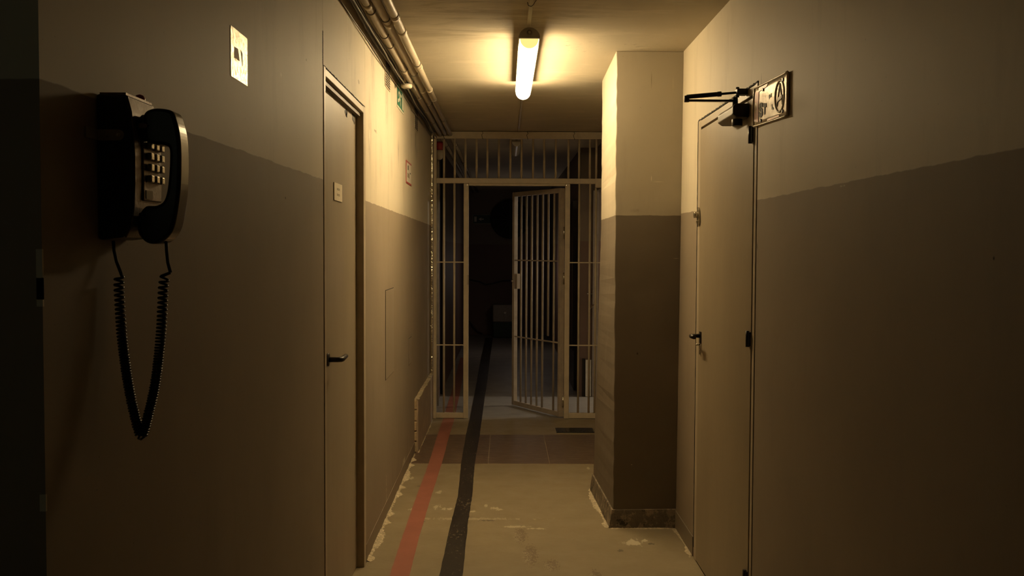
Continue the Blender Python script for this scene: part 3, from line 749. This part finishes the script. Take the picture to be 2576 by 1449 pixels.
# notice with red border
a = onX(1021, 402, XL); b = onX(1034, 468, XL); za = a.z; zb = onX(1021, 460, XL).z
nt_ = MB().box((XL, a.y, zb), (XL + .003, b.y, za)).build('wall_notice', M['sign_red']); tag(nt_, 'small white notice with red border on the left wall near the gate', 'notice')
MB().box((XL + .003, a.y + .018, zb + .012), (XL + .0036, b.y - .018, za - .012)).build('white_panel', M['sign_white'], nt_)
mb = MB(); hh = za - zb
MB().box((XL + .0036, a.y + .09, zb + hh * .62), (XL + .004, a.y + .14, zb + hh * .82)).build('text_block', M['ink'], nt_); MB().box((XL + .0036, b.y - .12, zb + hh * .50), (XL + .004, b.y - .06, zb + hh * .56)).build('text_block', M['ink'], nt_)
MB().box((XL + .0036, a.y + .06, zb + hh * .28), (XL + .004, a.y + .20, zb + hh * .48)).build('picture', M['grey_ink'], nt_)
M['panel'] = wall_paint('panel paint', None, up=LO)
# access panels
def hatch(x0, x1, yt, yb, label, open_=0.0):
    a = onX(x0, yt, XL); b = onX(x1, yt, XL); z1 = a.z; z0 = onX(x0, yb, XL).z
    o = empty('access_panel', (XL, a.y, z0), label, 'access panel')
    MB().box((XL - .004, a.y, z0), (XL + .0006, b.y, z1)).build('recess', M['gap'], o)
    mb = MB(); mb.box((XL + .0002, a.y + .007, z0 + .004), (XL + .0032 + open_, b.y - .003, z1 - .004)); mb.build('cover', M['panel'], o, bevel=.001)
    return o
hatch(969, 990, 730, 958, 'tall flush access panel outlined by a dark gap low in the left wall')
hatch(1028, 1035, 852, 920, 'small flush access panel near the gate low in the left wall')

# ------------------------------------------------------------------ gate
gt = empty('barred_gate', (0, YG, 0), 'cream painted steel bar partition with an open barred door across the corridor', 'gate')
def gx(px, py=560): return onY(px, py, YG).x
def gz(py, px=1290): return onY(px, py, YG).z
top_hi, top_lo = ZC - .002, gz(350)
mid_hi, mid_lo = gz(449), gz(462)
def gbox(name, x0, x1, z0, z1, d=.04, yo=0., mat='gate', parent=None):
    return MB().box((x0, YG - d / 2 + yo, z0), (x1, YG + d / 2 + yo, z1)).build(name, M[mat], parent or gt, bevel=.003)
xg0, xg1 = XL + .036, XR - .004
gbox('top_beam', xg0, xg1, top_lo, top_hi - .002, .05)
gbox('post', xg0 - .008, xg0 + .018, 0.002, top_lo, .05)
gbox('post', xg1 - .04, xg1, 0.002, top_lo, .05)
gbox('middle_rail', xg0 + .018, xg1 - .04, mid_lo, mid_hi, .045)
jl0, jl1 = gx(1166.5), gx(1179); jr0, jr1 = gx(1421), gx(1433.5)
gbox('door_jamb', jl0, jl1, .002, mid_lo - .001, .045); gbox('door_jamb', jr0, jr1, .002, mid_lo - .001, .045)
gbox('door_head', jl1, jr0, gz(468), mid_lo, .040, -.003)
gbox('bottom_rail', xg0 + .018, jl0, .004, .050, .035); gbox('bottom_rail', jr1, xg1 - .04, .004, .050, .035)
br = .0095
def vbar(x, z0, z1, parent=gt, y=YG, mat='gate', r=br):
    return MB().cyl((x, y, z0), (x, y, z1), r, 14).build('bar', M[mat], parent)
for x in (1117, 1144, 1171, 1199, 1226, 1255, 1284, 1312, 1341, 1369, 1398, 1430, 1457, 1484): vbar(gx(x, 400), mid_hi, top_lo)
vbar(xg1 - .12, mid_hi, top_lo)
for x in (1117, 1143, 1457, 1484): vbar(gx(x), .05, mid_lo)
vbar(xg1 - .12, .05, mid_lo)
for y in (660, 868):
    z = gz(y); 
    MB().box((xg0 + .018, YG - .012, z - .005), (jl0, YG - .004, z + .005)).build('cross_bar', M['gate'], gt)
    MB().box((jr1, YG - .012, z - .005), (xg1 - .04, YG - .004, z + .005)).build('cross_bar', M['gate'], gt)
# latch plate on the left jamb, hinges on the right
MB().box((jl1 - .012, YG - .027, gz(716)), (jl1 + .002, YG - .0225, gz(692))).build('strike_plate', M['gate_dark'], gt)
for y in (585, 700, 1010):
    MB().cyl((jr0 - .006, YG + .012, gz(y) - .05), (jr0 - .006, YG + .012, gz(y) + .05), .008, 12).build('hinge', M['steel'], gt)
# little screws on head
mb = MB(); mb.cyl((jr0 + .01, YG - .032, gz(466)), (jr0 + .01, YG - .022, gz(466)), .005, 10); mb.build('bolt', M['steel'], gt); mb = MB(); mb.cyl((jl1 - .012, YG - .032, gz(466)), (jl1 - .012, YG - .022, gz(466)), .005, 10); mb.build('bolt', M['steel'], gt)
# swinging leaf
hx, hy_ = jr0 - .016, YG + .012
free = Vector((onY(1291, 1020, 9.10).x, 9.10))
ang = math.atan2(free.y - hy_, free.x - hx); LW = math.hypot(free.x - hx, free.y - hy_)
u = Vector((math.cos(ang), math.sin(ang), 0)); nrm = Vector((-u.y, u.x, 0))
lz0, lz1 = .012, 1.995
def lp(s, z, o=0): return Vector((hx, hy_, z)) + u * s + nrm * o
leaf = MB()
leaf.bar(lp(.022, lz0), lp(.022, lz1), .044, .035, up=u)
leaf.bar(lp(LW - .02, lz0), lp(LW - .02, lz1), .040, .035, up=u)
leaf.bar(lp(.044, lz0 + .02), lp(LW - .04, lz0 + .02), .035, .040)
leaf.bar(lp(.044, lz1 - .02), lp(LW - .04, lz1 - .02), .035, .040)
lf = leaf.build('gate_leaf', M['gate_dark'], gt, bevel=.003)
NBAR = 7
for i in range(NBAR):
    s = .044 + (LW - .084) * (i + 1) / (NBAR + 1)
    z0 = lz0 + .04
    if i == 1: z0 = .70                       # one bar is missing its lower half
    MB().cyl(lp(s, z0), lp(s, lz1 - .04), .0095, 14).build('bar', M['gate_dark'], lf)
for z in (1.365, .655): MB().bar(lp(.044, z, .012), lp(LW - .04, z, .012), .006, .012).build('cross_bar', M['gate_dark'], lf)
MB().bar(lp(LW - .075, 1.10, .004), lp(LW - .075, 1.24, .004), .045, .045, up=u).build('lock_case', M['gate_dark'], lf, bevel=.003)
MB().cyl(lp(LW - .01, 1.17, -.03), lp(LW - .01, 1.17, .03), .010, 12).build('latch', M['steel'], lf)
# wires hooked over the top beam
for i, x in enumerate((1117, 1213, 1326, 1443)):
    X = gx(x, 343); q = [(X + rn(.004), YG - .029, ZC - .004), (X + .008, YG - .031, ZC - .02), (X - .004, YG - .030, (top_lo + ZC) / 2), (X + .004, YG - .030, top_lo + .002), (X + .008, YG - .026, top_lo - .006)]
    o = MB().tube(q, .0022, 6).build('wire_hook', M['cable'])
    tag(o, ('thin dark wire hooked over the gate beam below the pipes', 'thin dark wire hooked over the gate beam left of the ceiling conduit',
            'thin dark wire hooked over the gate beam just right of the ceiling conduit', 'thin dark wire hooked over the gate beam nearest the pillar')[i], 'wire')
# foil tape down the wall side of the post
mb = MB(); rows = []; n = 200
for i in range(n + 1):
    z = ZC - .03 - (ZC - .05) * i / n; w = .023 + rn(.0015)
    rows.append([mb.bm.verts.new((XL + .001, YG - .028 + rn(.0008), z)), mb.bm.verts.new((XL + .012 + rn(.002), YG - .031 + rn(.0015), z)), mb.bm.verts.new((XL + w, YG - .028 + rn(.002), z)), mb.bm.verts.new((XL + w * .9, YG + .01, z)), mb.bm.verts.new((XL + .001, YG + .01, z))])
for a, b in zip(rows, rows[1:]):
    for k in range(5): mb.bm.faces.new((a[k], a[(k + 1) % 5], b[(k + 1) % 5], b[k]))
mb.bm.faces.new(rows[0]); mb.bm.faces.new(rows[-1][::-1])
tag(mb.build('foil_tape', M['foil']), 'crinkled silver foil tape running down beside the left post of the gate', 'foil tape')
# beige trunking joint at right end of middle rail
MB().box((gx(1497, 455), YG - .045, gz(472)), (gx(1512, 455), YG - .024, gz(449))).build('bracket', M['gate'], gt, bevel=.002)

# ------------------------------------------------------------------ behind the gate
bc = onY(1104, 378, 8.75)
be = empty('alarm_beacon', (XL + .04, 8.75, bc.z - .09), 'red and white alarm sounder high on the wall behind the gate', 'alarm')
MB().lathe((XL + .055, 8.75, bc.z), (0, 0, 1), [(0, .030), (.01, .038), (.05, .038), (.075, .030)], 20).build('red_lens', M['red'], be)
MB().lathe((XL + .055, 8.75, bc.z - .085), (0, 0, 1), [(0, .012), (.01, .026), (.045, .038), (.084, .038)], 20).build('white_body', M['white_plastic'], be)
MB().box((XL, 8.73, bc.z - .05), (XL + .03, 8.77, bc.z + .04)).build('bracket', M['clip'], be)
# conduit behind the gate, and a dark pipe put in for a wall crack
for (y, r, lab) in ((8.95, .018, 'vertical grey conduit behind the gate on the left wall, nearer one'), (9.68, .022, 'dark vertical pipe put in for a dark gap in the left wall behind the gate, farther one')):
    tag(MB().cyl((XL + r + .002, y, .02), (XL + r + .002, y, ZC - .06), r, 14).build('wall_upright', M['dust'] if y < 9.2 else M['dark_metal']), lab, 'conduit')
# door frame of the lit side room and pale plate at its foot
slab('trim_17', (XR - .035, YO1 - .05, 0), (XR + .02, YO1 - .001, 2.05), simple('grey violet frame', (.27, .235, .215), .5))
a = onY(1473, 905, 9.66); b = onY(1487, 998, 9.66)
o = MB().box((a.x, 9.655, .002), (b.x, 9.688, a.z)).build('kick_plate', simple('pale plate', (.62, .60, .55), .5), bevel=.002); tag(o, 'low pale upright board at the floor behind the gate on the right', 'board')
o2 = MB().box((a.x - .03, 9.670, .002), (a.x - .002, 9.688, a.z + .01)).build('back_board', M['gap'], o)
sd = empty('side_door', (XR - .02, YO1 - .1, 0), None, None)
o = MB().box((XR - .030, YO1 - .60, .010), (XR - .002, YO1 - .56, .012)).build('x', M['gap']); bpy.data.objects.remove(o); bpy.data.objects.remove(sd)
p = onY(1490, 739, 9.60)
o = MB().tube([(XR - .036, 9.60, p.z), (XR - .085, 9.60, p.z), (XR - .095, 9.585, p.z)], .007, 10).build('lever_handle', M['steel']); tag(o, 'small metal lever beside the pillar edge behind the gate', 'handle')
MB().box((XR - .040, 9.585, p.z - .05), (XR - .0345, 9.615, p.z + .05)).build('handle_plate', M['steel'], o)
p, q = onY(1484, 777, 9.62), onY(1500, 764, 9.52)
o = MB().tube([p, p.lerp(q, .5) + Vector((0, 0, .01)), q, (XR - .034, 9.50, q.z + .01)], .006, 8).build('bent_rod', M['brick']); tag(o, 'short bent yellow rod sticking out below the metal lever behind the gate', 'rod')
# ribbed metal cabinet against the right wall further on
cb = empty('ribbed_cabinet', (.70, 10.3, 0), 'tall dark vertically ribbed cabinet on the right behind the gate', 'cabinet')
MB().box((.70, 10.05, .42), (.746, 10.9, 1.97)).build('cabinet_body', M['dark_metal'], cb)
MB().box((.72, 10.10, .002), (.746, 10.85, .42)).build('plinth', M['dark_metal'], cb)
mb = MB()
for i in range(14): mb.cyl((.70, 10.08 + i * .062, .44), (.70, 10.08 + i * .062, 1.95), .013, 8)
mb.build('ribs', simple('dark ribs', (.07, .06, .055), .5), cb)
# end wall: dark exit sign, round cover, tub, cables
a, b = onY(1189, 539, YB), onY(1236, 564, YB)
o = MB().box((a.x, YB - .02, b.z), (b.x, YB, a.z)).build('exit_sign', simple('dim sign frame', (.30, .28, .2), .5)); tag(o, 'unlit framed exit sign on the far end wall seen through the open gate', 'sign')
MB().box((a.x + .012, YB - .022, b.z + .012), (b.x - .012, YB - .02, a.z - .012)).build('dark_panel', simple('dim green', (.02, .05, .03), .5), o)
mb = MB(); zc = (a.z + b.z) / 2
mb.prism([(a.x + .03, YB - .022, zc + .045), (a.x + .07, YB - .022, zc + .045), (a.x + .07, YB - .022, zc - .045), (a.x + .03, YB - .022, zc - .045)], (0, -.001, 0))
mb.prism([(a.x + .10, YB - .022, zc), (a.x + .15, YB - .022, zc + .03), (a.x + .15, YB - .022, zc - .03)], (0, -.001, 0)); mb.box((a.x + .14, YB - .023, zc - .008), (a.x + .19, YB - .022, zc + .008))
mb.build('pictogram', M['sign_white'], o)
p = onY(1283, 552, YB - .1)
o = MB().lathe((p.x, YB, p.z), (0, -1, 0), [(0, .30), (.05, .33), (.09, .33), (.10, .30), (.08, .27), (.06, .05)], 40).build('round_vent', M['gap']); tag(o, 'large dark round ventilator on the far end wall', 'ventilator')
mb = MB()
for k in range(6):
    q = k * PI / 6; dx, dz = .31 * math.cos(q), .31 * math.sin(q); mb.bar((p.x - dx, YB - .105, p.z - dz), (p.x + dx, YB - .105, p.z + dz), .01, .01, up=(0, 1, 0))
mb.build('guard', M['ink'], o)
a, b = onY(1240, 757, 16.3), onY(1291, 838, 16.3)
cr = empty('plastic_tub', ((a.x + b.x) / 2, 16.3, 0), 'plastic tub with pale upper half standing at the far end wall', 'tub')
xm = (a.x + b.x) / 2; ww = (b.x - a.x) / 2
MB().hexa([(xm - ww * .9, 16.12, .002), (xm + ww * .9, 16.12, .002), (xm + ww * .9, 16.5, .002), (xm - ww * .9, 16.5, .002), (xm - ww, 16.1, .26), (xm + ww, 16.1, .26), (xm + ww, 16.52, .26), (xm - ww, 16.52, .26)]).build('tub_base', simple('dark green plastic', (.02, .04, .03), .4), cr, bevel=.01)
MB().box((xm - ww, 16.1, .262), (xm + ww, 16.52, .55)).build('tub_top', simple('pale plastic', (.30, .25, .2), .35), cr, bevel=.015)
MB().cyl((xm + .03, 16.085, .42), (xm + .03, 16.105, .42), .02, 14).build('tap', M['steel'], cr)
o = MB().tube([onY(x, y, YB - .02) for x, y in ((1180, 703), (1205, 708), (1222, 716), (1240, 713), (1262, 707), (1300, 706))], .012, 8).build('wall_cable', M['cable']); tag(o, 'dark cable drooping across the far end wall', 'cable')
o = MB().tube([onY(x, y, YB - .05) for x, y in ((1180, 808), (1190, 822), (1200, 834), (1214, 839))] , .010, 8).build('wall_cable', M['cable']); tag(o, 'dark cable curving down to the floor at the far end wall, left of the tub', 'cable')

# ------------------------------------------------------------------ wall telephone
def cat(P_, n):
    out = []
    for i in range(len(P_) - 1):
        p0, p1, p2, p3 = P_[max(i - 1, 0)], P_[i], P_[i + 1], P_[min(i + 2, len(P_) - 1)]
        for k in range(n):
            t = k / n; out.append(.5 * ((2 * p1) + (p2 - p0) * t + (2 * p0 - 5 * p1 + 4 * p2 - p3) * t * t + (3 * p1 - p0 - 3 * p2 + p3) * t ** 3))
    out.append(P_[-1]); return out
PYN, PYF = 1.547, 1.672
ph = empty('wall_telephone', (XL, 1.61, 1.478), 'black wall telephone with push buttons and hanging coiled cord on the left wall', 'telephone')
def Z1(zx, zy): return (zx / 2.897 + 180, zy / 2.897 + 200)      # zoomed crop to frame
def prof_at(pts, Y): return [onY(*Z1(*p), Y) for p in pts]
pts = [(203, 103), (290, 100), (388, 118), (418, 230), (434, 380), (442, 560), (443, 760), (438, 930), (418, 1070), (380, 1150), (230, 1168), (203, 1165)]
poly = prof_at(pts, PYN)
poly[0].x = XL; poly[-1].x = XL
mb = MB(); mb.prism([(p.x, PYN, p.z) for p in poly], (0, PYF - PYN, 0)); mb.build('housing', M['phone_black'], ph, bevel=.004, seg=3)
front = [p for p in poly[2:10]]
mb = MB(); rows = []
for p in front:
    rows.append((p.x, p.z))
outer = [(x + .0025, z) for x, z in rows]; mb.prism([(x, PYN + .006, z) for x, z in outer + rows[::-1]], (0, PYF - PYN - .012, 0)); mb.build('face_plate', M['phone_plate'], ph)
# top bright strip
xf = max(p.x for p in poly) + .002
MB().box((poly[1].x - .02, PYN + .004, poly[1].z - .002), (poly[2].x, PYF - .004, poly[1].z + .002)).build('top_strip', M['phone_plate'], ph)
rdp = onY(355, 247, 1.64)
MB().lathe((rdp.x - .004, 1.645, rdp.z - .008), (0, 0, 1), [(0, .009), (.008, .009), (.013, .006), (.015, .001)], 18).build('indicator_lamp', M['red'], ph)
# keypad
kb = MB().box((xf - .004, 1.582, 1.540), (xf + .003, 1.664, 1.648)).build('keypad_bezel', M['phone_plate'], ph, bevel=.002)
for i, z in enumerate((1.630, 1.6125, 1.5945, 1.576)):
    for j, y in enumerate((1.6015, 1.6260, 1.6500)):
        MB().box((xf + .003, y - .0068, z - .0058), (xf + .0115, y + .0068, z + .0058)).build('button', M['key'], kb, bevel=.0015)
MB().box((xf + .003, 1.590, 1.543), (xf + .0042, 1.618, 1.557)).build('label_card', M['paper'], ph)
# hook bracket
mb = MB(); q = onY(*Z1(203, 365), PYN); q2 = onY(*Z1(385, 445), PYN)
zc = (q.z + q2.z) / 2; hh = abs(q.z - q2.z) / 2
arc = [(q2.x - hh + hh * math.cos(t), zc + hh * math.sin(t)) for t in [-PI / 2 + PI * k / 10 for k in range(11)]]
mb.prism([(x, PYN - .003, z) for x, z in [(XL, zc - hh)] + arc + [(XL, zc + hh)]], (0, .003, 0))
mb.box((XL, PYN - .045, zc - hh), (XL + .003, PYN, zc + hh))
bk = mb.build('side_bracket', simple('dull bracket steel', (.30, .27, .21), .45, .2), ph)
for x in (q2.x - hh * .9, q2.x - hh * 2.9): MB().cyl((x, PYN - .005, zc), (x, PYN - .003, zc), .0035, 12).build('screw', M['steel'], bk)
# cradle prongs
MB().box((xf, 1.566, 1.654), (xf + .020, 1.610, 1.662)).build('cradle', M['phone_plate'], ph, bevel=.002)
MB().box((xf, 1.566, 1.512), (xf + .014, 1.610, 1.520)).build('cradle', M['phone_black'], ph, bevel=.002)
# handset
HY0, HY1 = 1.566, 1.612
hp_ = [(522, 300), (518, 262), (545, 225), (600, 208), (680, 212), (735, 235), (760, 300), (780, 380), (791, 480), (794, 620), (788, 800), (768, 960), (742, 1080), (700, 1150), (640, 1192), (560, 1195), (505, 1155), (482, 1075), (490, 985), (535, 925), (610, 918), (662, 890), (690, 815), (704, 700), (710, 580), (706, 500), (670, 478), (600, 470), (548, 455), (528, 420)]
hpoly = cat(prof_at(hp_ + hp_[:1], HY0), 4)[:-1]
mb = MB(); mb.prism([(p.x, HY0, p.z) for p in hpoly], (0, HY1 - HY0, 0)); hs = mb.build('handset', M['black_plastic'], ph, bevel=.009, seg=5)
for f in hs.data.polygons: f.use_smooth = False
# earpiece and mouthpiece caps facing the plate
e = onY(*Z1(515, 360), HY0); 
MB().lathe((e.x + .006, (HY0 + HY1) / 2, e.z + .004), (-1, 0, 0), [(0, .020), (.004, .022), (.012, .0215), (.016, .018)], 28).build('earpiece_cap', M['black_plastic'], hs)
e = onY(*Z1(490, 1070), HY0)
MB().lathe((e.x + .006, (HY0 + HY1) / 2, e.z), (-1, 0, 0), [(0, .019), (.003, .021), (.007, .0205), (.010, .017)], 28).build('mouthpiece_cap', M['black_plastic'], hs)
# coiled cord
left = [(285, 606), (287, 630), (293, 658), (303, 684)]
coil = [(300, 694), (299, 720), (301, 760), (304, 810), (307, 850), (313, 900), (320, 950), (329, 1000), (339, 1045), (348, 1080), (356, 1096),
        (364, 1080), (373, 1045), (384, 1000), (393, 950), (399, 900), (404, 850), (407, 810), (409, 760), (411, 720), (415, 696)]
right = [(429, 686), (422, 660), (419, 630), (418, 603)]
YC0, YC1 = 1.585, 1.590
mb = MB()
mb.tube([onY(x, y, YC0) for x, y in left], .0028, 8)
mb.tube([onY(x, y, YC1) for x, y in right], .0028, 8)
cp = [onY(x, y, YC0 + (YC1 - YC0) * i / (len(coil) - 1)) for i, (x, y) in enumerate(coil)]
# resample arclength with Catmull
cc = cat(cp, 12); L = [0]
for a, b in zip(cc, cc[1:]): L.append(L[-1] + (b - a).length)
tot = L[-1]; pts = []; phase = 0; s = 0; ds = .0003; idx = 0
while s < tot:
    while idx < len(L) - 2 and L[idx + 1] < s: idx += 1
    t = (s - L[idx]) / max(1e-9, L[idx + 1] - L[idx]); p = cc[idx].lerp(cc[idx + 1], t)
    tg = (cc[idx + 1] - cc[idx]).normalized(); a1 = Vector((0, 1, 0)); a2 = tg.cross(a1).normalized()
    e = min(s, tot - s)                       # stretched near the ends, tight in the middle
    pit = .0092 - .0048 * min(1, e / .13)
    # pitch also eases with the taut loop at the bottom
    phase += 2 * PI * ds / pit
    rad = .0066
    pts.append(p + a1 * rad * math.cos(phase) + a2 * rad * math.sin(phase)); s += ds
pts = pts[::2]
mb.tube(pts, .0021, 6)
mb.tube([onY(*left[-1], YC0), pts[0].lerp(onY(*left[-1], YC0), .4), pts[0]], .0026, 8)
mb.tube([onY(*right[0], YC1), pts[-1].lerp(onY(*right[0], YC1), .4), pts[-1]], .0026, 8)
mb.build('coiled_cord', M['rubber'], ph)

# chips on the near wall corner
for i, (x, y, h) in enumerate(((69, 690, .035), (71, 735, .02), (78, 1265, .012))):
    p = onY(x, y, YN)
    MB().box((XL - .008, YN - .0008, p.z - h), (XL + .0006, YN + .003, p.z + h)).build('trim_%d' % (18 + i), M['cream_plain'], kind='structure')

# ------------------------------------------------------------------ light
ld = bpy.data.lights.new('side_room_light', 'POINT'); ld.energy = 82; ld.color = (1.0, .91, .81); ld.shadow_soft_size = .015
lo = bpy.data.objects.new('side_room_light', ld); COL.objects.link(lo); lo.location = (3.3, 9.62, 2.2)
ld = bpy.data.lights.new('vestibule_fill', 'POINT'); ld.energy = 2.6; ld.color = (.85, 1.0, .85); ld.shadow_soft_size = .1  # added fill behind the camera to lift the near corner, no known lamp
lo = bpy.data.objects.new('vestibule_fill', ld); COL.objects.link(lo); lo.location = (-2.3, -1.6, 2.3)
ld = bpy.data.lights.new('far_corridor_fill', 'POINT'); ld.energy = 2.6; ld.color = (1.0, .82, .7); ld.shadow_soft_size = .15  # added fill so the end wall shows faintly, no known lamp
lo = bpy.data.objects.new('far_corridor_fill', ld); COL.objects.link(lo); lo.location = (.3, 13.6, 1.2)
w = bpy.data.worlds.new('world'); sc.world = w; w.use_nodes = True
w.node_tree.nodes['Background'].inputs[0].default_value = (.02, .02, .02, 1); w.node_tree.nodes['Background'].inputs[1].default_value = .1
sc.view_settings.view_transform = 'Standard'; sc.view_settings.look = 'None'; sc.view_settings.exposure = 0; sc.view_settings.gamma = 1
sc.cycles.max_bounces = 10; sc.cycles.diffuse_bounces = 7; sc.cycles.sample_clamp_indirect = 3.0
sc.cycles.use_denoising = True
